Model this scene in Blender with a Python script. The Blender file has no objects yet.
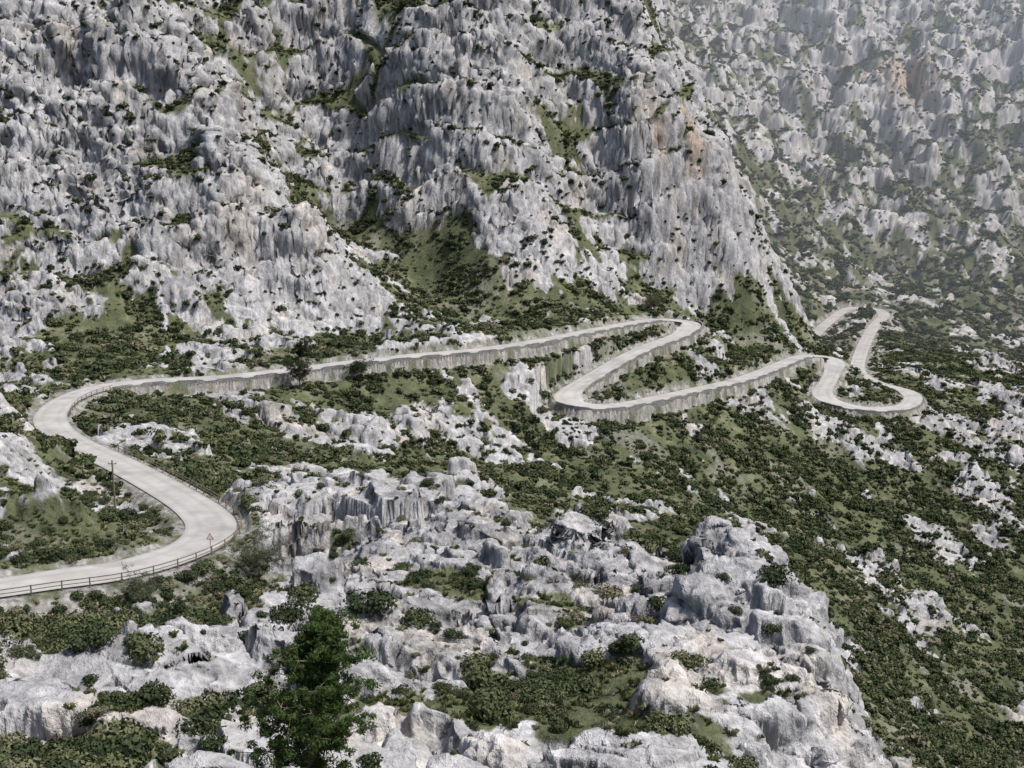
import bpy, math, time
import numpy as np
from mathutils import Vector
T0=time.time()
rng=np.random.default_rng(7)
F=1236.0; TH=math.radians(12.0); CT,ST=math.cos(TH),math.sin(TH)
# survey sighting (horizontal reading, vertical reading, ground distance in metres) -> world position
def W(u,v,d):
    x=(u-512)/F; y=(384-v)/F
    k=d/(CT+y*ST)
    return (x*k, d, k*(-ST+y*CT))

# ---------------- noise ----------------
A1,A2,A3=np.uint32(374761393),np.uint32(668265263),np.uint32(2246822519)
M1=np.uint32(1274126177)
def hsh(ix,iy,iz,seed):
    h=ix.astype(np.int64).astype(np.uint32)*A1+iy.astype(np.int64).astype(np.uint32)*A2
    if iz is not None: h=h+iz.astype(np.int64).astype(np.uint32)*A3
    h=h+np.uint32((seed*977+13)*2654435761%4294967296)
    h=(h^(h>>np.uint32(13)))*M1
    h=(h^(h>>np.uint32(15)))*A2
    return h^(h>>np.uint32(16))
TAB=np.linspace(0,2*np.pi,256,endpoint=False); TC=np.cos(TAB).astype(np.float32); TS=np.sin(TAB).astype(np.float32)
def chunked(f):
    def g(*a,**k):
        arrs=[q for q in a if isinstance(q,np.ndarray)]
        rest=[q for q in a if not isinstance(q,np.ndarray)]
        sh=arrs[0].shape; fl=[q.ravel() for q in arrs]; n=fl[0].size; outs=[]
        for s in range(0,n,60000):
            outs.append(f(*[q[s:s+60000] for q in fl],*rest,**k))
        if isinstance(outs[0],tuple):
            return tuple(np.concatenate([o[i] for o in outs]).reshape(sh) for i in range(len(outs[0])))
        return np.concatenate(outs).reshape(sh)
    return g
def fade(t): return t*t*t*(t*(t*6-15)+10)
def g2(x,y,seed):
    fx=np.floor(x); fy=np.floor(y); tx=(x-fx).astype(np.float32); ty=(y-fy).astype(np.float32)
    def c(dx,dy):
        h=hsh(fx+dx,fy+dy,None,seed)&np.uint32(255)
        return TC[h]*(tx-dx)+TS[h]*(ty-dy)
    u=fade(tx); v=fade(ty)
    a=c(0,0); b=c(1,0); cc=c(0,1); d=c(1,1)
    return ((a+(b-a)*u)*(1-v)+(cc+(d-cc)*u)*v)*1.5
@chunked
def fbm2(x,y,wl,octv,seed,ridged=False,gain=0.5):
    s=0;a=1.0;t=0;f=1.0/wl
    for o in range(octv):
        n=g2(x*f,y*f,seed+o*17)
        if ridged: n=1-2*np.abs(n)
        s=s+a*n;t+=a;a*=gain;f*=2.03
    return (s/t).astype(np.float32)
@chunked
def val3(x,y,z,seed):
    fx=np.floor(x);fy=np.floor(y);fz=np.floor(z)
    u=fade((x-fx).astype(np.float32));v=fade((y-fy).astype(np.float32));w=fade((z-fz).astype(np.float32))
    def c(a,b,d): return hsh(fx+a,fy+b,fz+d,seed).astype(np.float32)*(2.0/4294967296)-1
    r=[]
    for d in (0,1):
        p=c(0,0,d);q=c(1,0,d);s=c(0,1,d);t=c(1,1,d)
        r.append((p+(q-p)*u)*(1-v)+(s+(t-s)*u)*v)
    return r[0]+(r[1]-r[0])*w
def u8(h,s): return ((h>>np.uint32(s))&np.uint32(255)).astype(np.float32)/255.0
@chunked
def vor2(x,y,seed):
    fx=np.floor(x);fy=np.floor(y)
    b1=np.full(x.shape,9.,np.float32);b2=b1.copy();hh=np.zeros(x.shape,np.float32)
    for i in(-1,0,1):
        for j in(-1,0,1):
            h=hsh(fx+i,fy+j,None,seed)
            dx=(x-fx-i).astype(np.float32)-u8(h,0);dy=(y-fy-j).astype(np.float32)-u8(h,8)
            d=dx*dx+dy*dy
            val=(u8(h,16)-.5)+dx*(u8(h,24)-.5)*1.5+dy*(u8(h,20)-.15)*1.5
            m=d<b1
            b2=np.where(m,b1,np.minimum(b2,d)); b1=np.where(m,d,b1); hh=np.where(m,val,hh)
    return hh,np.sqrt(b2)-np.sqrt(b1)
@chunked
def vor3(x,y,z,seed):
    fx=np.floor(x);fy=np.floor(y);fz=np.floor(z)
    b1=np.full(x.shape,9.,np.float32);b2=b1.copy();hh=np.zeros(x.shape,np.float32)
    X=(x-fx).astype(np.float32);Y=(y-fy).astype(np.float32);Z=(z-fz).astype(np.float32)
    for i in(-1,0,1):
        for j in(-1,0,1):
            for k in(-1,0,1):
                h=hsh(fx+i,fy+j,fz+k,seed)
                dx=X-i-u8(h,0);dy=Y-j-u8(h,8);dz=Z-k-u8(h,16)
                d=dx*dx+dy*dy+dz*dz
                m=d<b1
                b2=np.where(m,b1,np.minimum(b2,d)); b1=np.where(m,d,b1); hh=np.where(m,u8(h,24)-.5+(dz+dx)*.8*(u8(h,20)-.3),hh)
    return hh,np.sqrt(b2)-np.sqrt(b1)
def sst(a,b,x):
    t=np.clip((x-a)/(b-a),0,1); return t*t*(3-2*t)

# ---------------- road ----------------
RD=[(-260,612,106,0),(-120,600,111,0),(0,588,117,1.5),(60,578,121,2),(120,570,125,2.5),(165,558,131,3),(198,545,138,3),(212,530,146,2.5),(204,513,153,1.5),(170,491,166,0.5),(120,464,186,0),(75,443,205,0),(53,427,220,0),(52,412,231,0),(70,398,245,.5),(100,388,258,1),(150,381,268,2),(220,378,277,2.6),(300,369,290,2.6),(400,357,305,3),(480,350,321,3),(540,341,341,2.4),(590,331,364,1.8),(640,322,390,1),(668,319,401,0),(688,324,402,1.0),(680,335,388,2.3),(640,350,366,3),(600,372,346,2.6),(574,389,334,1.4),(568,398,326,1.4),(582,405,322,2.6),(610,407,325,4.2),(650,400,338,3.6),(700,389,360,3.1),(740,380,380,2.8),(775,367,405,2.2),(800,357,428,1.3),(822,356,440,0),(834,364,436,0),(829,380,420,0),(822,392,409,.7),(832,402,402,1.3),(865,409,398,1.9),(900,408,402,1.9),(913,400,413,1.3),(908,392,424,0),(892,387,434,0),(872,381,452,0),(858,370,480,0),(862,350,530,0),(873,328,595,0),(884,315,640,1),(872,309,660,0),(848,309,658,0),(825,325,618,1),(806,345,570,1),(795,360,535,0)]
rc=np.array([W(u,v,d)+(h,) for u,v,d,h in RD])
pts=[];ctrlpos=[]
for i in range(len(rc)-1):
    p0=rc[max(i-1,0)];p1=rc[i];p2=rc[i+1];p3=rc[min(i+2,len(rc)-1)]
    n=30
    for k in range(n):
        t=k/n
        pts.append(0.5*((2*p1)+(-p0+p2)*t+(2*p0-5*p1+4*p2-p3)*t*t+(-p0+3*p1-3*p2+p3)*t**3)); ctrlpos.append(i+t)
pts.append(rc[-1]);ctrlpos.append(len(rc)-1)
pts=np.array(pts);ctrlpos=np.array(ctrlpos)
L=np.concatenate([[0],np.cumsum(np.linalg.norm(np.diff(pts[:,:2],axis=0),axis=1))])
S=np.arange(0,L[-1],1.0)
road=np.stack([np.interp(S,L,pts[:,k]) for k in range(4)],1); rcp=np.interp(S,L,ctrlpos)
for _ in range(6):
    road[1:-1]=0.25*road[:-2]+0.5*road[1:-1]+0.25*road[2:]
for _ in range(60):
    road[1:-1,2]=0.25*road[:-2,2]+0.5*road[1:-1,2]+0.25*road[2:,2]
tan=np.gradient(road[:,:2],axis=0);tan/=np.linalg.norm(tan,axis=1)[:,None]
nrm=np.stack([tan[:,1],-tan[:,0]],1)
curv=np.abs(np.gradient(np.unwrap(np.arctan2(tan[:,1],tan[:,0]))))
cs=np.convolve(curv,np.ones(15)/15,'same')
half=2.85+np.clip(cs*9,0,1.4)
walled=((rcp>15)&(rcp<45.5)).astype(float)
shut=sst(9.0,10.6,rcp)*(1-sst(13.0,14.4,rcp))

# ---------------- base terrain control ----------------
CP=[
(-200,768,50,.4,.5),(0,768,50,.2,.5),(150,768,52,.3,.5),(320,768,53,.45,.5),(500,768,58,.78,.6),(700,768,64,.85,.7),(820,768,68,.8,.7),
(0,700,68,.3,.5),(-200,690,72,.4,.5),(0,640,90,.38,.5),(150,690,70,.4,.5),(150,630,96,.42,.5),(300,640,88,.68,.7),(300,580,115,.7,.7),(450,680,78,.85,.7),(450,600,105,.82,.7),(450,540,130,.75,.7),(600,700,75,.85,.8),(600,630,97,.78,.7),(740,640,88,.8,.8),(700,590,105,.8,.8),(740,564,112,.9,.8),(785,590,104,.9,.8),(820,650,88,.9,.8),(845,710,76,.85,.8),
(250,495,158,.6,.6),(330,495,165,.7,.7),(430,495,166,.75,.7),(480,510,158,.75,.7),(560,550,136,.72,.7),(650,582,117,.75,.8),
(380,540,135,.72,.7),(300,530,142,.65,.6),
(520,500,250,.3,.6),(600,560,220,.25,.6),(700,540,250,.5,.7),(640,500,280,.3,.7),(560,450,300,.35,.7),(450,440,285,.75,.9),(350,430,270,.65,.8),(250,440,240,.4,.6),(350,470,235,.5,.7),(250,470,205,.4,.5),(450,470,260,.6,.8),(400,400,290,.85,.9),(200,410,250,.35,.5),(160,430,225,.3,.5),(460,400,300,.7,.9),
(600,650,180,.3,.5),(700,720,170,.3,.5),(800,760,180,.3,.5),(900,768,150,.4,.5),(950,800,130,.4,.5),(1000,770,215,.2,.5),
(830,560,285,.3,.6),(900,650,265,.22,.6),(950,730,240,.25,.6),(1020,740,250,.22,.6),(1020,640,300,.3,.6),(1020,540,350,.6,.7),(1020,450,400,.7,.8),(960,430,415,.8,.9),(930,500,360,.5,.7),(840,480,355,.52,.7),(760,450,345,.25,.6),(680,440,325,.3,.6),(760,520,310,.52,.7),(880,425,390,.5,.6),(1020,400,450,.65,.8),(980,360,520,.38,.7),(1020,320,700,.25,.7),(940,300,730,.25,.7),(1250,400,500,.5,.7),(1250,600,350,.4,.7),(1250,750,270,.4,.7),(1250,300,750,.4,.7),(640,470,300,.25,.6),
(855,377,440,.3,.3),(800,350,446,.3,.4),(850,340,555,.3,.3),(860,325,620,.3,.3),(900,340,620,.3,.5),(780,320,490,.35,.5),(740,340,430,.3,.5),(705,348,396,.4,.5),(635,337,378,.35,.4),(700,300,440,.45,.7),(640,303,412,.65,.8),(640,240,440,.7,1),(890,370,470,.3,.4),(790,385,400,.25,.4),
(60,490,142,.55,.5),(60,440,168,.55,.5),(95,452,168,.55,.5),(0,530,132,.4,.4),(0,433,176,.55,.5),(130,520,143,.45,.4),(-200,500,150,.5,.6),(-200,400,240,.5,.6),(0,400,215,.5,.5),
(0,375,270,.45,.6),(0,300,315,.62,.9),(0,150,355,.8,1),(0,0,392,.8,1),(0,-150,480,.8,1),(-250,300,320,.8,1),(-250,0,410,.9,1),
(100,350,290,.4,.6),(200,335,318,.45,.6),(200,250,340,.75,1),(220,180,356,.78,1),(120,0,392,.8,1),(190,80,384,.75,1),(285,230,352,.7,1),(350,335,345,.45,.6),(345,240,420,.15,.8),(325,150,454,.2,1),(200,0,468,.3,1),(275,70,462,.22,1),(350,0,486,.6,1),(410,60,448,.72,1),(430,285,396,.2,.6),(270,290,346,.58,.8),(260,340,318,.6,.7),
(500,320,376,.35,.6),(500,220,404,.65,1),(500,100,436,.72,1),(500,0,472,.72,1),(420,150,428,.66,1),(580,293,398,.65,.9),(565,60,480,.3,1),
(620,0,500,.7,1),(690,90,490,.75,1),(750,200,480,.75,1),(792,295,472,.65,.9),(720,200,455,.78,1),(640,120,455,.72,1),(120,180,358,.8,1),(80,60,384,.8,1),(595,180,452,.35,1),
(350,-200,600,.7,1),(600,-200,620,.7,1),(0,-300,600,.7,1),
(700,60,1000,.5,1.2),(700,0,1100,.48,1.2),(800,0,1100,.55,1.2),(900,0,1150,.5,1.2),(1020,0,1150,.5,1.2),(1250,0,1150,.7,1.2),(760,150,900,.48,1.2),(850,250,800,.4,1),(820,290,720,.35,.8),(900,200,860,.38,1.2),(1020,200,850,.28,1),(1020,100,980,.45,1.2),(850,100,980,.58,1.2),(950,290,740,.22,.8),(1250,200,850,.5,1),(700,-150,1400,.7,1),(1020,-150,1400,.7,1),(1250,-150,1400,.7,1),(900,95,950,.8,1.2)]
C=np.array([W(u,v,d)+(r,a) for u,v,d,r,a in CP])
def az(u,d,z,r,a): return (((u-512)/F)*d/CT,d,z,r,a)
EX=np.array([az(770,600,-96,.4,.5),az(805,560,-100,.3,.4),az(700,650,-60,.5,.7),az(620,640,10,.5,.7),az(740,560,-70,.4,.6),(0,6,-4,.4,.4),(-30,12,-8,.4,.4),(30,12,-10,.4,.4),(0,28,-21,.4,.4),(-40,28,-22,.4,.4),(40,28,-27,.4,.4),(90,40,-50,.4,.4),(-400,700,150,.7,1),(0,900,200,.7,1),(-700,1200,300,.7,1),(0,1400,330,.7,1),
 az(930,68,-45,.5,.5),az(960,88,-59,.4,.5),az(920,108,-66,.4,.5),az(1020,70,-51,.4,.5),az(1120,90,-64,.4,.5),az(890,130,-76,.4,.5),az(865,108,-57,.6,.6),az(905,85,-52,.7,.6)])
rs=np.arange(0,len(road),14)
RC=np.column_stack([road[rs,:3],np.full(len(rs),.35),np.full(len(rs),.35)])
ALL=np.vstack([C,EX,RC])
cx=ALL[:,:2];N=len(cx)
def phi(r2): return np.sqrt(r2+36.0)
D=((cx[:,None]-cx[None])**2).sum(-1)
K=np.zeros((N+3,N+3));K[:N,:N]=phi(D)-np.eye(N)*0.3;K[:N,N]=1;K[:N,N+1:]=cx;K[N,:N]=1;K[N+1:,:N]=cx.T
sol=np.linalg.solve(K,np.concatenate([ALL[:,2],[0,0,0]]))
wts=sol[:N]
@chunked
def base(x,y):
    o=np.full(x.shape,sol[N]);o+=sol[N+1]*x+sol[N+2]*y
    sr=np.zeros(x.shape,np.float32);sa=sr.copy();sw=sr+1e-12
    for i in range(N):
        r2=(x-cx[i,0])**2+(y-cx[i,1])**2
        o+=wts[i]*np.sqrt(r2+36.0)
        g=(1.0/(r2+100.0)**1.5).astype(np.float32)
        sw+=g;sr+=g*ALL[i,3];sa+=g*ALL[i,4]
    return o.astype(np.float32),sr/sw,sa/sw

# ---------------- grid ----------------
def geo(a,b,s): 
    n=int(math.log(b/a)/s); return a*np.exp(np.arange(n)*math.log(b/a)/n)
Ys=np.concatenate([geo(7,40,.008),geo(40,560,.0017),geo(560,1250,.0018),geo(1250,1450,.006)]).astype(np.float32)
ts=np.linspace(-.54,.54,900).astype(np.float32)
X=(ts[None,:]*Ys[:,None]).astype(np.float32);Y=np.repeat(Ys[:,None],len(ts),1)
nj,ni=X.shape
Z,rv,amp=base(X,Y)
wx=X+fbm2(X,Y,18,3,5)*4;wy=Y+fbm2(X,Y,18,3,9)*4
nb=fbm2(X,Y,28,5,21,gain=.6)
big=np.clip((amp-.6)/.4,0,1.5)
farf=sst(550,800,Y)
fore=sst(200,150,Y)
Z+=big*(fbm2(wx*1.3,wy*.55,62,4,31,True)*9.5*(1+.6*farf)-2)
ffx=X+fbm2(X,Y,60,3,37)*25;ffy=Y+fbm2(X,Y,60,3,38)*25
Z+=farf*(fbm2(ffx*1.2,ffy*.55,130,7,36,True,.58)*24+fbm2(ffx,ffy,34,5,39,False,.62)*11)
T=Z/17+fbm2(X,Y,55,3,35)*1.3
Z+=np.clip(big,0,1)*2.9*np.sin(6.2832*T)*(1-.3*farf)
Z+=fbm2(X,Y,24,3,33)*1.8*amp*(1-farf)
gy=np.gradient(Z,axis=0)/np.gradient(Ys)[:,None];gx=np.gradient(Z,axis=1)/((ts[1]-ts[0])*Y)
slope=np.sqrt(gx*gx+gy*gy)
nb2=fbm2(X,Y,9,3,23)
R=sst(-.12,.12,rv-.52+nb*(.95+.1*fore+.25*big)*(1+.5*farf)+nb2*(.25+.55*farf)+big*(np.clip(slope,0,2)-.8)*(.40-.18*farf))
h1,c1=vor2(wx/16,wy/9,41);h2,c2=vor2(wx/8+wy*.05,wy/4.2,42)
flat=(1-.8*np.clip(big,0,1))*(1-farf)
rnd=lambda c,w_:np.sqrt(np.clip(c/w_,0,1)+.001)
closef=.35+.65*sst(42,60,Y)
Z+=amp*R*flat*closef*(h1*5.6+rnd(c1,.2)*2.0+h2*2.8+rnd(c2,.12)*.9-3.0)
# bedding: treads and risers following gently dipping strata
tb=Z/2.1+.09*X-.03*Y+fbm2(X,Y,9,2,44)*.7
fr=tb-np.floor(tb)
Z+=R*flat*closef*2.1*.75*(sst(.0,.34,fr)-fr)
# road carve
gx0,gy0=-160,85;GW,GH=460,620
gd=np.full((GH,GW),1e9,np.float32);gi=np.zeros((GH,GW),np.int32)
for k in range(len(road)):
    x,y=road[k,:2];a=int(x-gx0);b=int(y-gy0)
    x0,x1=max(a-32,0),min(a+33,GW);y0,y1=max(b-32,0),min(b+33,GH)
    if x0>=x1 or y0>=y1: continue
    yy,xx=np.mgrid[y0:y1,x0:x1]
    d=(xx+gx0+.5-x)**2+(yy+gy0+.5-y)**2
    s=gd[y0:y1,x0:x1];m=d<s;s[m]=d[m];gi[y0:y1,x0:x1][m]=k
ix=np.floor(X-gx0).astype(int);iy=np.floor(Y-gy0).astype(int)
ok=(ix>=0)&(ix<GW)&(iy>=0)&(iy<GH)
ixc=np.clip(ix,0,GW-1);iyc=np.clip(iy,0,GH-1)
near=ok&(gd[iyc,ixc]<32*32)
kk=gi[iyc,ixc][near];px=X[near];py=Y[near]
best=np.full(kk.shape,1e9);bk=kk.copy()
for o in(-1,0,1):
    k2=np.clip(kk+o,0,len(road)-1);d=(px-road[k2,0])**2+(py-road[k2,1])**2
    m=d<best;best[m]=d[m];bk[m]=k2[m]
along=(px-road[bk,0])*tan[bk,0]+(py-road[bk,1])*tan[bk,1]
lat=(px-road[bk,0])*nrm[bk,0]+(py-road[bk,1])*nrm[bk,1]
a=np.abs(lat)
a=np.where(np.abs(along)>1.5,np.sqrt(best),a)
slz=np.gradient(road[:,2])
zr=road[bk,2]+np.clip(along,-1,1)*slz[bk]
e=half[bk]+.75
ey=(py-road[bk,1])/(np.sqrt(best)+.3)
wo=sst(.22,-.12,ey)*(1-shut[bk])
Hh=road[bk,3]
z=Z[near]
ex=np.maximum(a-e,0)
nz=fbm2(px,py,5,3,77);nz2=fbm2(px,py,14,3,78)
wl=walled[bk]
drop=Hh*np.where(wl>.5,sst(0,.5,ex),sst(0,1,ex/(1.9*Hh+.3)))
upO=zr-.15-drop-.02*ex+np.maximum(ex-9,0)*.35+(nz*.8+nz2*1.2)*sst(0,4,ex)
upI=zr-.15+np.maximum(ex-.3,0)*1.5+nz*1.3*sst(.5,4,ex)
dnO=zr-.15-drop-.25-ex*.6+(nz*.8+nz2)*sst(.5,4,ex)
dnI=zr-.3-ex*.7
up=upI+(upO-upI)*wo;dn=np.where(ex>.2,dnI+(dnO-dnI)*wo,zr-.15)
z2=np.minimum(np.maximum(z,dn),up)
z2=np.where(a<e,zr-.14,z2)
fadeo=sst(28,11,a)
Z[near]=z*(1-fadeo)+z2*fadeo
rm=np.zeros_like(Z);rm[near]=1-sst(0.3,2.4,ex)
grv=np.zeros_like(Z);grv[near]=np.where((wo>.5)&(wl<.5),1-sst(2,7,ex),1-sst(.3,2.5,ex))
rdist=np.full_like(Z,99);rdist[near]=a-half[bk]
R=R*(1-rm*.9)
P=np.stack([X,Y,Z],-1)
def normals(P):
    n=np.cross(np.gradient(P,axis=1),np.gradient(P,axis=0));n/=np.linalg.norm(n,axis=-1,keepdims=True)+1e-9
    n[n[...,2]<0]*=-1
    return n
w=R*(1-sst(0,1,rm))*np.clip(amp,.4,1)
Nn=normals(P)
bc=np.clip(big,0,1)
def fb3(x,y,z,seed): return (val3(x,y,z,seed)+.5*val3(x*2.1,y*2.1,z*2.1,seed+1)+.25*val3(x*4.3,y*4.3,z*4.3,seed+2))/1.5
crag=fb3(P[...,0]/11,P[...,1]/11,P[...,2]/10,55)
h5,c5=vor3(P[...,0]/9+crag*1.1,P[...,1]/9+nb,P[...,2]/9.5,50)
d5=bc*w*((h5*3.2+rnd(c5,.1)*1.0)*(1-.8*farf)+crag*3.4*(1-.6*farf))
P=P+Nn*d5[...,None]
Nn=normals(P);q=P.copy()
blk=.25+.65*sst(-.25,.2,fbm2(X,Y,38,2,56))
c_=fb3(q[...,0]/2.6,q[...,1]/2.6,q[...,2]/2.6,57)
h3,c3=vor3(q[...,0]/3.3+c_*.6,q[...,1]/3.3+c_*.5,q[...,2]/3.0,51)
disp=w*((h3*1.2+rnd(c3,.12)*.5-.3)*blk+c_*.8)*(.5+.5*np.maximum(bc,1-fore))*(1+.2*farf)
h4,c4=vor3(q[...,0]/1.25+c_*.6,q[...,1]/1.25,q[...,2]/1.3,52)
disp+=w*(h4*.26*blk+rnd(c4,.18)*.08)*(1-.4*fore)
fl=val3(q[...,0]*.5+nb*2,q[...,1]*.5,q[...,2]*.07,61);fl2=val3(q[...,0]*1.5+c_*.3,q[...,1]*1.5,q[...,2]*.15,62)
fl3=val3(q[...,0]*2.7+c_*.5,q[...,1]*2.7,q[...,2]*.25,63)
steep=sst(.97,.74,Nn[...,2])
g3=(1-2*np.sqrt(np.abs(fl3)+.002))*fore
groove=(((1-2*np.sqrt(np.abs(fl)+.002))*.55+(1-2*np.sqrt(np.abs(fl2)+.002))*.30)*(1.35-.85*blk*(1-fore)))+g3*.2
bed=np.sin(6.2832*(q[...,2]/3.6+.05*q[...,0]+crag*1.2))
disp+=w*steep*(groove*(1-.6*farf)+bc*bed*.45*(1-farf))
disp+=(1-rm)*(fbm2(X,Y,2.2,3,71)*.2)
P=P+Nn*disp[...,None]
# ---- weathering colour and painted crevice shade, per vertex ----
stk=fb3(q[...,0]*.8,q[...,1]*.8,q[...,2]*.12,81)
mot=fb3(q[...,0]*.3,q[...,1]*.3,q[...,2]*.3,84)
fin=fb3(q[...,0]*1.6,q[...,1]*1.6,q[...,2]*1.6,86)
lar=fbm2(X,Y,40,3,87)
val=.375-.02*fore+.12*stk+.09*mot+.08*lar+.05*h4+.06*fin
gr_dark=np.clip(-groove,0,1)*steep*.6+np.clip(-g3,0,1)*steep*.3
crack=np.clip(np.exp(-c3*16)*.5*blk+np.exp(-c4*10)*.35*blk+gr_dark+np.exp(-c5*22)*.35*bc*(1-farf)+np.clip(-c_-.15,0,1)*.5,0,.85)  # cavity shade painted into cracks, flutes and hollows, together with dark lichen
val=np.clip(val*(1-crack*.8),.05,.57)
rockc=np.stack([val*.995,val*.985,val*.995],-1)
warm=sst(.0,.5,fbm2(X,Y,14,4,88)+.35*mot)[...,None]*.75
rockc=rockc*(1-warm)+rockc*np.array([1.05,.975,.86])*warm
ora=np.zeros_like(val)
for (u,v,d,r_,s_) in((903,95,950,24,1),(690,208,462,6,.9),(660,185,455,4,.6),(850,75,980,16,.5)):
    o=W(u,v,d);ora=np.maximum(ora,s_*sst(1.0,.3,np.sqrt((X-o[0])**2+((Y-o[1])*.6)**2)/r_-.6*mot-.5*stk))
ora*=.65
rockc=rockc*(1-ora[...,None])+np.array([.44,.31,.20])*ora[...,None]*(.55+val[...,None])
gn=fbm2(X,Y,14,4,97,gain=.65);gm=fbm2(X,Y,2.5,3,98)
t=np.clip(.43+.75*gn+.4*gm,0,1)[...,None]
ga=np.array([.048,.058,.034]);gb=np.array([.102,.112,.062]);gc_=np.array([.21,.195,.145])
gr=np.where(t<.55,ga+(gb-ga)*t/.55,gb+(gc_-gb)*(t-.55)/.45)
f=sst(.38,.60,R+.32*mot+.22*stk)[...,None]
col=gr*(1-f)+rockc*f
scree=sst(.10,.32,fbm2(X,Y,17,4,99))*(1-sst(.3,.6,rv))*.8
gv=np.clip(grv*sst(-.45,.1,fbm2(X,Y,3.5,3,96)),0,1)
sg=np.maximum(scree*.55,gv)[...,None]*(1-f*.6)
gcol=(.24+.13*val3(q[...,0]*2.2,q[...,1]*2.2,q[...,2]*2.2,93))[...,None]*np.array([1,.96,.9])
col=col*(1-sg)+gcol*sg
def grid_mesh(name,P,col):
    nj,ni=P.shape[:2];me=bpy.data.meshes.new(name)
    nv=nj*ni;me.vertices.add(nv);me.vertices.foreach_set('co',P.reshape(-1).astype(np.float32))
    idx=np.arange(nv,dtype=np.int32).reshape(nj,ni)
    f=np.stack([idx[:-1,:-1],idx[:-1,1:],idx[1:,1:],idx[1:,:-1]],-1).reshape(-1,4)
    nf=len(f);me.loops.add(nf*4);me.polygons.add(nf)
    me.loops.foreach_set('vertex_index',f.ravel());me.polygons.foreach_set('loop_start',np.arange(0,nf*4,4,dtype=np.int32))
    me.polygons.foreach_set('use_smooth',np.ones(nf,bool))
    me.update(calc_edges=True)
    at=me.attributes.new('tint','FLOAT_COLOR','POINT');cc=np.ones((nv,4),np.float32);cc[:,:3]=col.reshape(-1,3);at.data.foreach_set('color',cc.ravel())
    ob=bpy.data.objects.new(name,me);bpy.context.scene.collection.objects.link(ob);return ob
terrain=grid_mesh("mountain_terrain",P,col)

# ---------------- materials ----------------
class NB:
    def __init__(s,name):
        s.m=bpy.data.materials.new(name);s.m.use_nodes=True;s.t=s.m.node_tree;s.t.nodes.clear()
        s.out=s.t.nodes.new('ShaderNodeOutputMaterial');s.b=s.t.nodes.new('ShaderNodeBsdfPrincipled')
        s.t.links.new(s.b.outputs[0],s.out.inputs[0]);s.b.inputs['Roughness'].default_value=.9;s.b.inputs['Specular IOR Level'].default_value=.2
        s.co=s.t.nodes.new('ShaderNodeTexCoord').outputs['Object']
    def setin(s,i,v):
        if isinstance(v,bpy.types.NodeSocket): s.t.links.new(v,i)
        else:
            if hasattr(i.default_value,'__len__') and not hasattr(v,'__len__'): v=(v,v,v)
            if hasattr(v,'__len__') and len(i.default_value)==4 and len(v)==3: v=(*v,1)
            i.default_value=v
    def noise(s,scale,det=4,rough=.6,vec=None,dist=0):
        n=s.t.nodes.new('ShaderNodeTexNoise');s.setin(n.inputs['Scale'],scale);n.inputs['Detail'].default_value=det;n.inputs['Roughness'].default_value=rough;n.inputs['Distortion'].default_value=dist
        s.t.links.new(vec or s.co,n.inputs['Vector']);return n.outputs['Fac']
    def vor(s,scale,feat='F1',vec=None,out='Distance'):
        n=s.t.nodes.new('ShaderNodeTexVoronoi');n.feature=feat;n.inputs['Scale'].default_value=scale
        s.t.links.new(vec or s.co,n.inputs['Vector']);return n.outputs[out]
    def map(s,sc):
        n=s.t.nodes.new('ShaderNodeMapping');n.inputs['Scale'].default_value=sc;s.t.links.new(s.co,n.inputs['Vector']);return n.outputs[0]
    def math(s,op,a,b=0,c=None):
        n=s.t.nodes.new('ShaderNodeMath');n.operation=op;s.setin(n.inputs[0],a);s.setin(n.inputs[1],b)
        if c is not None:s.setin(n.inputs[2],c)
        return n.outputs[0]
    def ramp(s,f,st):
        n=s.t.nodes.new('ShaderNodeValToRGB');e=n.color_ramp.elements
        while len(e)<len(st): e.new(.5)
        for k,(p,c) in enumerate(st): e[k].position=p;e[k].color=(*c,1) if hasattr(c,'__len__') else (c,c,c,1)
        s.t.links.new(f,n.inputs[0]);return n.outputs[0]
    def mr(s,f,a,b,c=0,d=1):
        n=s.t.nodes.new('ShaderNodeMapRange');s.setin(n.inputs[0],f);
        for k,v in enumerate((a,b,c,d)): n.inputs[k+1].default_value=v
        return n.outputs[0]
    def mix(s,f,a,b,bt='MIX'):
        n=s.t.nodes.new('ShaderNodeMix');n.data_type='RGBA';n.blend_type=bt
        s.setin(n.inputs[0],f);s.setin(n.inputs[6],a);s.setin(n.inputs[7],b);return n.outputs[2]
    def attr(s,n,o='Fac'):
        a=s.t.nodes.new('ShaderNodeAttribute');a.attribute_name=n;return a.outputs[o]
    def bump(s,h,st,dist,nrm=None):
        n=s.t.nodes.new('ShaderNodeBump');n.inputs['Strength'].default_value=st;n.inputs['Distance'].default_value=dist
        s.t.links.new(h,n.inputs['Height'])
        if nrm: s.t.links.new(nrm,n.inputs['Normal'])
        return n.outputs[0]
    def fin(s,col,nrm=None):
        s.setin(s.b.inputs['Base Color'],col)
        if nrm: s.t.links.new(nrm,s.b.inputs['Normal'])
        return s.m
def diffuse_only(m,col,nrm=None):
    d=m.t.nodes.new('ShaderNodeBsdfDiffuse');m.setin(d.inputs[0],col)
    if nrm:m.t.links.new(nrm,d.inputs['Normal'])
    m.t.links.new(d.outputs[0],m.out.inputs[0]);m.t.nodes.remove(m.b);return m.m
m=NB("limestone_and_scrub")
fs=m.noise(1.6,4,.7,m.map((1,1,.5)))
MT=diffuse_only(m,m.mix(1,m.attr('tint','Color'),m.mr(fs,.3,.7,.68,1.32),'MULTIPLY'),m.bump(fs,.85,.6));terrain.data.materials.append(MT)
m=NB("worn_asphalt")
ra=m.noise(.25,5,.6);rb=m.noise(6,3,.6)
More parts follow.
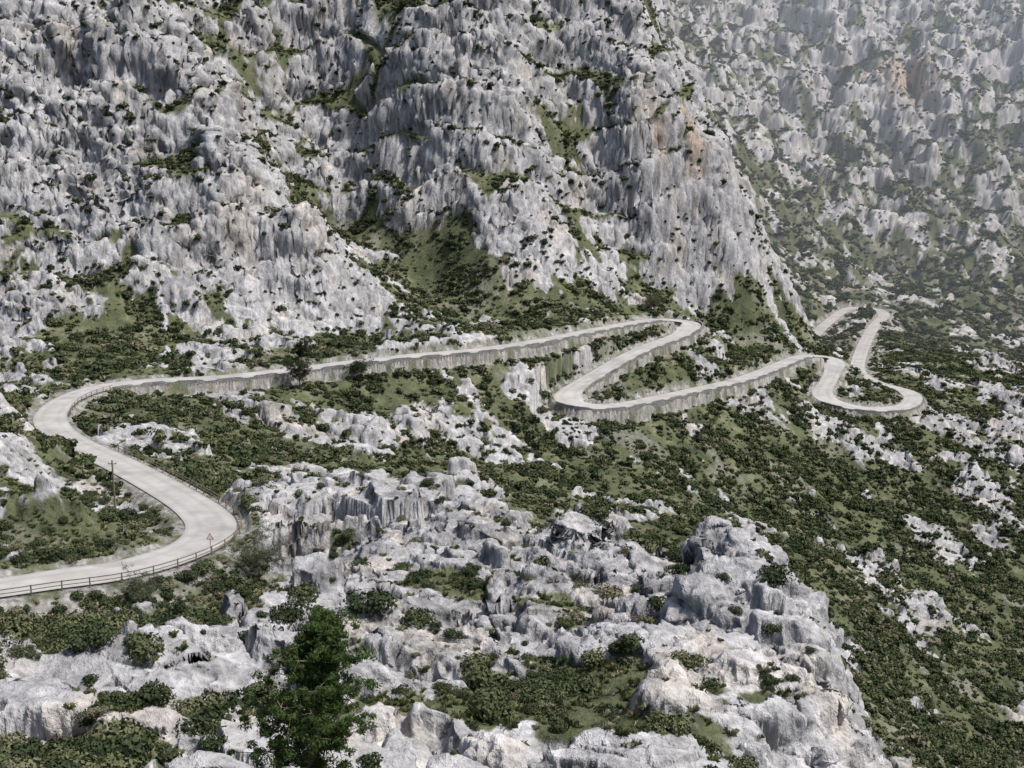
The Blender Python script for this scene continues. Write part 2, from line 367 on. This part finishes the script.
c=m.ramp(m.math('ADD',m.math('MULTIPLY',ra,.7),m.math('MULTIPLY',rb,.3)),[(.35,(.27,.262,.248)),(.65,(.40,.39,.37))])
ed=m.math('ABSOLUTE',m.attr('across'));c=m.mix(m.mr(ed,.82,1,0,.45),c,(.20,.185,.16))
ln=m.math('MULTIPLY',m.mr(m.math('ABSOLUTE',m.math('SUBTRACT',ed,.45)),0,.2,.2,0),1.0);c=m.mix(ln,c,(.15,.145,.14))
pt_=m.mr(m.noise(.12,3,.5),.60,.63,0,.3);c=m.mix(pt_,c,(.19,.185,.18))
MR=m.fin(c,m.bump(rb,.2,.02))
m=NB("drystone_wall")
mp=m.map((1,1,1.5));v=m.vor(1.5,'F1',mp,'Color');vd=m.vor(1.5,'DISTANCE_TO_EDGE',mp)
c=m.mix(.5,(.25,.242,.23),v,'MULTIPLY');c=m.mix(.5,c,(.22,.215,.205));c=m.mix(m.mr(vd,0,.1,.8,0),c,(.05,.05,.045));c=m.mix(m.mr(m.noise(.35,4,.7,m.map((1,1,.6))),.45,.7,0,.65),c,(.08,.085,.07))
MW=m.fin(c,m.bump(m.mr(vd,0,.15),.8,.1))
m=NB("galvanised_steel");MG=m.fin((.32,.31,.30));m.b.inputs['Metallic'].default_value=.3;m.b.inputs['Roughness'].default_value=.6
m=NB("weathered_wood");MWD=m.fin(m.ramp(m.noise(3,4),[(.3,(.09,.07,.05)),(.7,(.2,.17,.13))]))
m=NB("bark");MB=m.fin(m.ramp(m.noise(5,5,.7,m.map((1,1,.3))),[(.35,(.05,.04,.03)),(.7,(.2,.16,.12))]))
m=NB("sign_white_paint");MSW=m.fin((.75,.75,.74))
m=NB("sign_red_paint");MSR=m.fin((.5,.04,.03))
def leafmat(name,stops,tr=0):
    m=NB(name);oi=m.t.nodes.new('ShaderNodeObjectInfo').outputs['Random']
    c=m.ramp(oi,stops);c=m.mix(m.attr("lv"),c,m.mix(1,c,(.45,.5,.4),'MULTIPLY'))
    d=m.t.nodes.new('ShaderNodeBsdfDiffuse');m.setin(d.inputs[0],c);o=d.outputs[0]
    if tr:
        t=m.t.nodes.new('ShaderNodeBsdfTranslucent');m.t.links.new(c,t.inputs[0])
        mx=m.t.nodes.new('ShaderNodeMixShader');mx.inputs[0].default_value=tr
        m.t.links.new(o,mx.inputs[1]);m.t.links.new(t.outputs[0],mx.inputs[2]);o=mx.outputs[0]
    m.t.links.new(o,m.out.inputs[0]);m.t.nodes.remove(m.b)
    return m.m
SL=[(.05,(.040,.052,.028)),(.4,(.056,.071,.036)),(.65,(.080,.094,.048)),(.85,(.118,.125,.066)),(.97,(.18,.165,.115))]
ML=leafmat("shrub_leaves",SL);MLN=leafmat("tree_leaves",SL,.25)
MGR=leafmat("tussock_grass",[(.1,(.10,.12,.055)),(.5,(.16,.17,.08)),(.9,(.25,.24,.15))])
MPN=leafmat("pine_needles",[(.1,(.075,.115,.04)),(.6,(.10,.15,.052)),(.9,(.13,.175,.07))],.35)
MOL=leafmat("olive_leaves",[(.1,(.10,.12,.075)),(.9,(.17,.18,.12))],.2)

# ---------------- mesh helpers ----------------
SC=bpy.context.scene.collection
def mkobj(name,v,f,mats,mi=None,smooth=False,lv=None,link=True,parent=None):
    me=bpy.data.meshes.new(name);me.from_pydata([tuple(p) for p in v],[],[tuple(int(i) for i in q) for q in f])
    for mm in (mats if isinstance(mats,list) else [mats]): me.materials.append(mm)
    if smooth: me.polygons.foreach_set('use_smooth',np.ones(len(f),bool))
    if lv is not None:
        at=me.attributes.new('lv','FLOAT','POINT');at.data.foreach_set('value',np.array(lv,np.float32))
    me.update();ob=bpy.data.objects.new(name,me)
    if link: SC.objects.link(ob)
    if parent: ob.parent=parent
    return ob
def leaves(c,nrmv,size,asp=1.6,r=rng):
    n=len(c);up=r.normal(size=(n,3));nr=nrmv+r.normal(size=(n,3))*.5;nr/=np.linalg.norm(nr,axis=1)[:,None]
    t=np.cross(nr,up);t/=np.linalg.norm(t,axis=1)[:,None];b=np.cross(nr,t)
    s=(size*r.uniform(.6,1.3,n))[:,None]
    v=np.stack([c-t*s*asp*.5,c-b*s*.5,c+t*s*asp*.5,c+b*s*.5],1).reshape(-1,3)
    f=np.arange(n*4).reshape(n,4);return v,f
def shrub_mesh(name,seed,nlobes,nl,size,mat,flat=.75):
    r=np.random.default_rng(seed);C=[];Nv=[];Lv=[]
    for k in range(nlobes):
        a=r.uniform(0,6.28);d=r.uniform(0,.62);lc=np.array([math.cos(a)*d,math.sin(a)*d,r.uniform(.15,.6)*flat]);lr=r.uniform(.25,.48)
        m=nl//nlobes;dv=r.normal(size=(m,3));dv/=np.linalg.norm(dv,axis=1)[:,None]
        rad=lr*r.uniform(.6,1.08,m)**.6
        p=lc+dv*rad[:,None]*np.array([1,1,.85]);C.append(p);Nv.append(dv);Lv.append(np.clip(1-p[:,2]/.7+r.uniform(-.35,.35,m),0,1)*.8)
    C=np.vstack(C);Nv=np.vstack(Nv);Lv=np.concatenate(Lv);k=C[:,2]>-.1;C=C[k];Nv=Nv[k];Lv=Lv[k]
    v,f=leaves(C,Nv,size,1.6,r)
    return mkobj(name,v,f,mat,lv=np.repeat(Lv,4),link=False)
def tuss_mesh(name,seed,n):
    r=np.random.default_rng(seed);V=[];Fc=[]
    for i in range(n):
        a=r.uniform(0,6.28);l=r.uniform(.5,1);o=r.uniform(.25,.9);d=np.array([math.cos(a),math.sin(a),0]);s=np.array([-d[1],d[0],0])*.05
        b=d*r.uniform(0,.25);V+=[b-s,b+s,b+d*o*.5*l+np.array([0,0,l*.7])+s*.8,b+d*o*l+np.array([0,0,l*r.uniform(.3,.9)])]
        k=4*i;Fc.append((k,k+1,k+2,k+3))
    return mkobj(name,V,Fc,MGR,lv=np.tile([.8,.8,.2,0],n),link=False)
def coll(name,obs):
    c=bpy.data.collections.new(name)
    for o in obs:c.objects.link(o)
    return c
def scatter(name,pos,scale,collection):
    n=len(pos);me=bpy.data.meshes.new(name);me.vertices.add(n);me.vertices.foreach_set('co',pos.astype(np.float32).ravel())
    at=me.attributes.new('sc','FLOAT','POINT');at.data.foreach_set('value',scale.astype(np.float32))
    at=me.attributes.new('rz','FLOAT_VECTOR','POINT');rot=np.zeros((n,3),np.float32);rot[:,2]=rng.uniform(0,6.28,n);rot[:,:2]=rng.normal(size=(n,2))*.12;at.data.foreach_set('vector',rot.ravel())
    ob=bpy.data.objects.new(name,me);SC.objects.link(ob)
    ng=bpy.data.node_groups.new(name,'GeometryNodeTree');ng.interface.new_socket('Geometry',in_out='INPUT',socket_type='NodeSocketGeometry');ng.interface.new_socket('Geometry',in_out='OUTPUT',socket_type='NodeSocketGeometry')
    gi_=ng.nodes.new('NodeGroupInput');go=ng.nodes.new('NodeGroupOutput');ip=ng.nodes.new('GeometryNodeInstanceOnPoints');ci=ng.nodes.new('GeometryNodeCollectionInfo')
    ci.inputs['Collection'].default_value=collection;ci.inputs['Separate Children'].default_value=True;ci.inputs['Reset Children'].default_value=True
    ip.inputs['Pick Instance'].default_value=True
    a1=ng.nodes.new('GeometryNodeInputNamedAttribute');a1.data_type='FLOAT';a1.inputs[0].default_value='sc'
    a2=ng.nodes.new('GeometryNodeInputNamedAttribute');a2.data_type='FLOAT_VECTOR';a2.inputs[0].default_value='rz'
    l=ng.links.new;l(gi_.outputs[0],ip.inputs['Points']);l(ci.outputs[0],ip.inputs['Instance']);l(a1.outputs[0],ip.inputs['Scale']);l(a2.outputs[0],ip.inputs['Rotation']);l(ip.outputs[0],go.inputs[0])
    md=ob.modifiers.new('scatter','NODES');md.node_group=ng;return ob

# ---------------- vegetation scatter ----------------
area=(ts[1]-ts[0])*Y*np.gradient(Ys)[:,None]
clump=sst(-.05,.3,fbm2(X,Y,11,3,91)+.05)*1.3
veg=(1-R)
free=(rdist>1.6)
def pick(dens,n):
    w=(dens*area*free).ravel().astype(np.float64)
    cs_=np.cumsum(w);i=np.searchsorted(cs_,rng.uniform(0,cs_[-1],n));i=np.clip(i,0,w.size-1)
    return P.reshape(-1,3)[i].copy(),i
nearm=(Y<170)&(Y>30);midm=(Y>=170)&(Y<600);farm=Y>=600
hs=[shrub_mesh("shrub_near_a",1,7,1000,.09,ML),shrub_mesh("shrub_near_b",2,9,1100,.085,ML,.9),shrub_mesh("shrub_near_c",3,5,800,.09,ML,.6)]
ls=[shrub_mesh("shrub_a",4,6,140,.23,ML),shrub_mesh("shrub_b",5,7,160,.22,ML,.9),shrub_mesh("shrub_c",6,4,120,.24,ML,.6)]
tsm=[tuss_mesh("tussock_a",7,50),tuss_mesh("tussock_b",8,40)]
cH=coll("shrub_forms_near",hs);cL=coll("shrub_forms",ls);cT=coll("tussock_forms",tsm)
leftness=1+1.2*sst(0,-25,X)*sst(120,90,Y)
rightv=1+1.0*sst(20,70,X)*sst(430,380,Y)
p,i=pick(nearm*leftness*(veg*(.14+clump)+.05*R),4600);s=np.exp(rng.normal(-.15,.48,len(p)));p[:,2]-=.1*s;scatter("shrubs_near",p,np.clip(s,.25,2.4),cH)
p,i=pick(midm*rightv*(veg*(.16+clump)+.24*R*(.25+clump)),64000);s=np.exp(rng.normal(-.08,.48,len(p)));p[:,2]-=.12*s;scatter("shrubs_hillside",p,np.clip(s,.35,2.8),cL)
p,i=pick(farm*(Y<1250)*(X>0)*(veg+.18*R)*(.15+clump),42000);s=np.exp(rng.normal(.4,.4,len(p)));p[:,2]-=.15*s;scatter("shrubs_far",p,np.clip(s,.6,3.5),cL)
p,i=pick(nearm*(veg+.06*R),7000);s=rng.uniform(.25,.75,len(p));p[:,2]-=.04;scatter("grass_tussocks",p,s,cT)
p,i=pick(midm*(veg+.03*R),14000);s=rng.uniform(.4,.95,len(p));p[:,2]-=.04;scatter("grass_tussocks_hillside",p,s,cT)

# ---------------- road mesh ----------------
V=[];Fc=[];ac=[]
offs=np.linspace(-1,1,11)
for k in range(len(road)):
    for o in offs:
        V.append((road[k,0]+nrm[k,0]*half[k]*o,road[k,1]+nrm[k,1]*half[k]*o,road[k,2]+.03*(1-o*o)));ac.append(o)
n=len(offs)
for k in range(len(road)-1):
    for j in range(n-1): Fc.append((k*n+j,(k+1)*n+j,(k+1)*n+j+1,k*n+j+1))
ro=mkobj("road",V,Fc,MR,smooth=True)
at=ro.data.attributes.new('across','FLOAT','POINT');at.data.foreach_set('value',np.array(ac,np.float32))
side=np.where(nrm[:,1]<0,1,-1)
def wall(name,c0,c1,extra=.6,par=.5,mat=MW,th=.45):
    ks=np.where((rcp>=c0)&(rcp<=c1))[0];V=[];Fc=[]
    sd=1 if nrm[ks][:,1].mean()<0 else -1
    for q,k in enumerate(ks):
        o=half[k]+.25;nx,ny=nrm[k]*sd;x,y,zz=road[k,:3];H=road[k,3]+extra
        jit=rng.uniform(-.06,.06)+(-.35 if (q//3)%3==2 else 0)
        for (oo,z_) in((o,zz-.1),(o,zz+par+jit),(o+th,zz+par+jit),(o+th+.15+.06*H,zz-H)): V.append((x+nx*oo,y+ny*oo,z_))
        if q:
            b=(q-1)*4
            for j in range(3):Fc.append((b+j,b+4+j,b+5+j,b+1+j))
    m_=len(V)-4;Fc+= [(0,1,2,3),(m_+3,m_+2,m_+1,m_)]
    return mkobj(name,V,Fc,mat)
wall("retaining_wall",15.0,23.6);wall("retaining_wall",24.8,29.4);wall("retaining_wall",30.2,37.2);wall("retaining_wall",41.8,45.3,.6,.35)
def sweep(path,rad,sides,V,Fc):
    path=np.array(path,float);b0=len(V)
    for i,p in enumerate(path):
        t=path[min(i+1,len(path)-1)]-path[max(i-1,0)];t/=np.linalg.norm(t)+1e-9
        a_=np.cross(t,(0.3,.9,.1) if abs(t[2])>.6 else (0,0,1));a_/=np.linalg.norm(a_);b_=np.cross(t,a_)
        for k in range(sides):
            an=2*math.pi*k/sides;V.append(tuple(p+(a_*math.cos(an)+b_*math.sin(an))*rad[i]))
    for i in range(len(path)-1):
        for k in range(sides):
            k2=(k+1)%sides;Fc.append((b0+i*sides+k,b0+i*sides+k2,b0+(i+1)*sides+k2,b0+(i+1)*sides+k))
    Fc.append(tuple(b0+(len(path)-1)*sides+k for k in range(sides)))
def railing(name,c0,c1,sgn=1,off=.45,step=3):
    ks=np.where((rcp>=c0)&(rcp<=c1))[0];V=[];Fc=[]
    pt=lambda k,h:(road[k,0]+nrm[k,0]*sgn*(half[k]+off),road[k,1]+nrm[k,1]*sgn*(half[k]+off),road[k,2]+h)
    for k in ks[::step]: sweep([pt(k,-.3),pt(k,1.0)],[.085,.075],6,V,Fc)
    for h,r_ in((.92,.06),(.5,.055)): sweep([pt(k,h) for k in ks],[r_]*len(ks),5,V,Fc)
    return mkobj(name,V,Fc,MWD)
def rsgn(c):
    k=int(np.argmin(np.abs(rcp-c)));return side[k]
railing("roadside_railing",0.5,10.5,rsgn(3))
railing("roadside_railing",12.6,15.0,rsgn(3))

def ground_z(x,y):
    t=x/y;j=int(np.clip(np.searchsorted(Ys,y),0,nj-1));i=int(np.clip(round((t-ts[0])/(ts[1]-ts[0])),0,ni-1));return float(P[j,i,2])
# ---------------- trees ----------------
def tree(name,x,y,h,cr,leafmat,seed,pine=True,ncl=320,lean=(0,0),lsz=1):
    r=np.random.default_rng(seed);zb=ground_z(x,y)-.3
    if h<0: h=(h-zb)  # given as top elevation
    root=bpy.data.objects.new(name,None);root.location=(x,y,zb);SC.objects.link(root)
    V=[];Fc=[];n=9
    tp=[np.array([lean[0]*(i/n)**1.5+.12*math.sin(i*1.3+seed),lean[1]*(i/n)+.12*math.cos(i*1.7+seed),h*.93*i/n]) for i in range(n+1)]
    sweep(tp,[.024*h*(1-.88*i/n) for i in range(n+1)],9,V,Fc)
    tips=[]
    nb_=42 if pine else 16
    for b in range(nb_):
        f=.2+.78*(b+.5)/nb_ if pine else r.uniform(.25,.8)
        k=f*n;i0=int(k);st=tp[i0]+(tp[min(i0+1,n)]-tp[i0])*(k-i0)
        an=b*2.4+r.uniform(-.5,.5)
        prof=(math.sin(min(1,(1-f)*1.5+.16)*math.pi*.5)) if pine else 1.0
        ln=cr*prof*r.uniform(.5,1.25)
        d=np.array([math.cos(an),math.sin(an),r.uniform(.15,.5)+(.4*f if pine else .5)]);path=[st]
        for q in range(4): path.append(path[-1]+d*ln/4+r.normal(size=3)*.05*ln)
        sweep(path,[.007*h*(1-.2*q)*(1.1-f*.6) for q in range(5)],5,V,Fc)
        for q in(1,2,3,4):
            if q==1 and r.uniform()<.5: continue
            for w_ in range(5 if pine else 6):
                tw=path[q]+r.normal(size=3)*ln*np.array([.2,.2,.13]);sweep([path[q],tw],[.0025*h,.001*h],3,V,Fc);tips.append(tw)
    for _ in range(8): tips.append(tp[-1]+r.normal(size=3)*np.array([.2,.2,.4])*cr*.3)
    mkobj("trunk_and_limbs",V,Fc,MB,smooth=True,parent=root)
    tips=np.array(tips);per=ncl
    C_=np.repeat(tips,per,0);dv=r.normal(size=C_.shape);dv/=np.linalg.norm(dv,axis=1)[:,None]
    cs2=np.repeat(r.uniform(.5,1.2,len(tips)),per)*cr*(.14 if pine else .2)
    pos=C_+dv*(cs2*r.uniform(.15,1,len(C_))**.6)[:,None]*np.array([1,1,.7])
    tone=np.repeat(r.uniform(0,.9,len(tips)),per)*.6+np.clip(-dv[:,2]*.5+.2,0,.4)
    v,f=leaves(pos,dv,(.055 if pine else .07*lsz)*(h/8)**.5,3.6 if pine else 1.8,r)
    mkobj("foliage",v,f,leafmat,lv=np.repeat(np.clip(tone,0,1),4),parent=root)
    return root
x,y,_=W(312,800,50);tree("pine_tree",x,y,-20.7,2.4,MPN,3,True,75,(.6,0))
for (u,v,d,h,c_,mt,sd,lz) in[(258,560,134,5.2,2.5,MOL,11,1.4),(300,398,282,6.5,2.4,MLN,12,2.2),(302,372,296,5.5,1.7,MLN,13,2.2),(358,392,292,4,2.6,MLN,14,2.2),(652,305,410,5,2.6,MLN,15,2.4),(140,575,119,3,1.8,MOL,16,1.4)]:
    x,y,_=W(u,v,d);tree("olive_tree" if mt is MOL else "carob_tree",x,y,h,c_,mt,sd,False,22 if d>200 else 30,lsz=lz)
def grp(name,loc):
    e_=bpy.data.objects.new(name,None);e_.location=loc;SC.objects.link(e_);return e_
x,y,_=W(114,490,162);zg=ground_z(x,y);e_=grp("utility_pole",(x,y,zg-.3))
V=[];Fc=[];sweep([(0,0,0),(0,0,7)],[.15,.10],10,V,Fc);mkobj("pole",V,Fc,MWD,parent=e_)
V=[];Fc=[];sweep([(-.6,0,6.5),(.6,0,6.5)],[.06,.06],6,V,Fc)
for q in(-.5,0,.5):sweep([(q,0,6.55),(q,0,6.8)],[.05,.03],6,V,Fc)
mkobj("crossarm",V,Fc,MWD,parent=e_)
k=int(np.argmin(np.abs(rcp-5.6)))
x=road[k,0]+nrm[k,0]*rsgn(5)*(half[k]-.3);y=road[k,1]+nrm[k,1]*rsgn(5)*(half[k]-.3);e_=grp("traffic_sign",(x,y,road[k,2]-.1))
V=[];Fc=[];sweep([(0,0,0),(0,0,2.0)],[.05,.05],8,V,Fc);mkobj("post",V,Fc,MG,parent=e_)
tri=lambda s,y_:[(-s,y_,1.8-s*.55),(s,y_,1.8-s*.55),(0,y_,1.8+s*1.15)]
mkobj("panel_border",tri(.45,-.06)+tri(.45,-.03),[(0,1,2),(5,4,3),(0,3,4,1),(1,4,5,2),(2,5,3,0)],MSR,parent=e_)
mkobj("panel_face",tri(.33,-.066),[(0,1,2)],MSW,parent=e_)

# ---------------- haze: real mist lying in the far valley ----------------
x0,x1,y0,y1,z0,z1=-300,1000,500,1700,-400,150
hz=mkobj("haze",[(x0,y0,z0),(x1,y0,z0),(x1,y1,z0),(x0,y1,z0),(x0,y0,z1),(x1,y0,z1),(x1,y1,z1),(x0,y1,z1)],[(3,2,1,0),(4,5,6,7),(0,1,5,4),(1,2,6,5),(2,3,7,6),(3,0,4,7)],[])
hm=bpy.data.materials.new("mist");hm.use_nodes=True;t_=hm.node_tree;t_.nodes.clear();o_=t_.nodes.new('ShaderNodeOutputMaterial');vs=t_.nodes.new('ShaderNodeVolumeScatter')
vs.inputs['Color'].default_value=(.82,.90,1,1);vs.inputs['Density'].default_value=.0005;vs.inputs['Anisotropy'].default_value=.0
t_.links.new(vs.outputs[0],o_.inputs['Volume']);hz.data.materials.append(hm)

# ---------------- light, camera ----------------
sc=bpy.context.scene
sun_dir=Vector((.58,-.14,1.0)).normalized()
ld=bpy.data.lights.new("sun",'SUN');ld.energy=5.0;ld.angle=math.radians(6);ld.color=(1,.96,.92);lo=bpy.data.objects.new("sun",ld);SC.objects.link(lo);lo.rotation_euler=sun_dir.to_track_quat('Z','Y').to_euler()
w_=bpy.data.worlds.new("World");sc.world=w_;w_.use_nodes=True;nt=w_.node_tree;sk=nt.nodes.new('ShaderNodeTexSky');sk.sky_type='NISHITA';sk.sun_disc=False
sk.sun_elevation=math.asin(sun_dir.z);sk.sun_rotation=math.atan2(sun_dir.x,sun_dir.y);sk.dust_density=3
nt.links.new(sk.outputs[0],nt.nodes['Background'].inputs[0]);nt.nodes['Background'].inputs[1].default_value=.15
cd=bpy.data.cameras.new("camera");cd.lens=F*36/1024;cd.sensor_width=36;cd.clip_end=5000;cd.clip_start=.5
co=bpy.data.objects.new("camera",cd);co.rotation_euler=(math.radians(78),0,0);SC.objects.link(co);sc.camera=co
sc.view_settings.view_transform='Standard';sc.view_settings.look='None';sc.view_settings.exposure=0
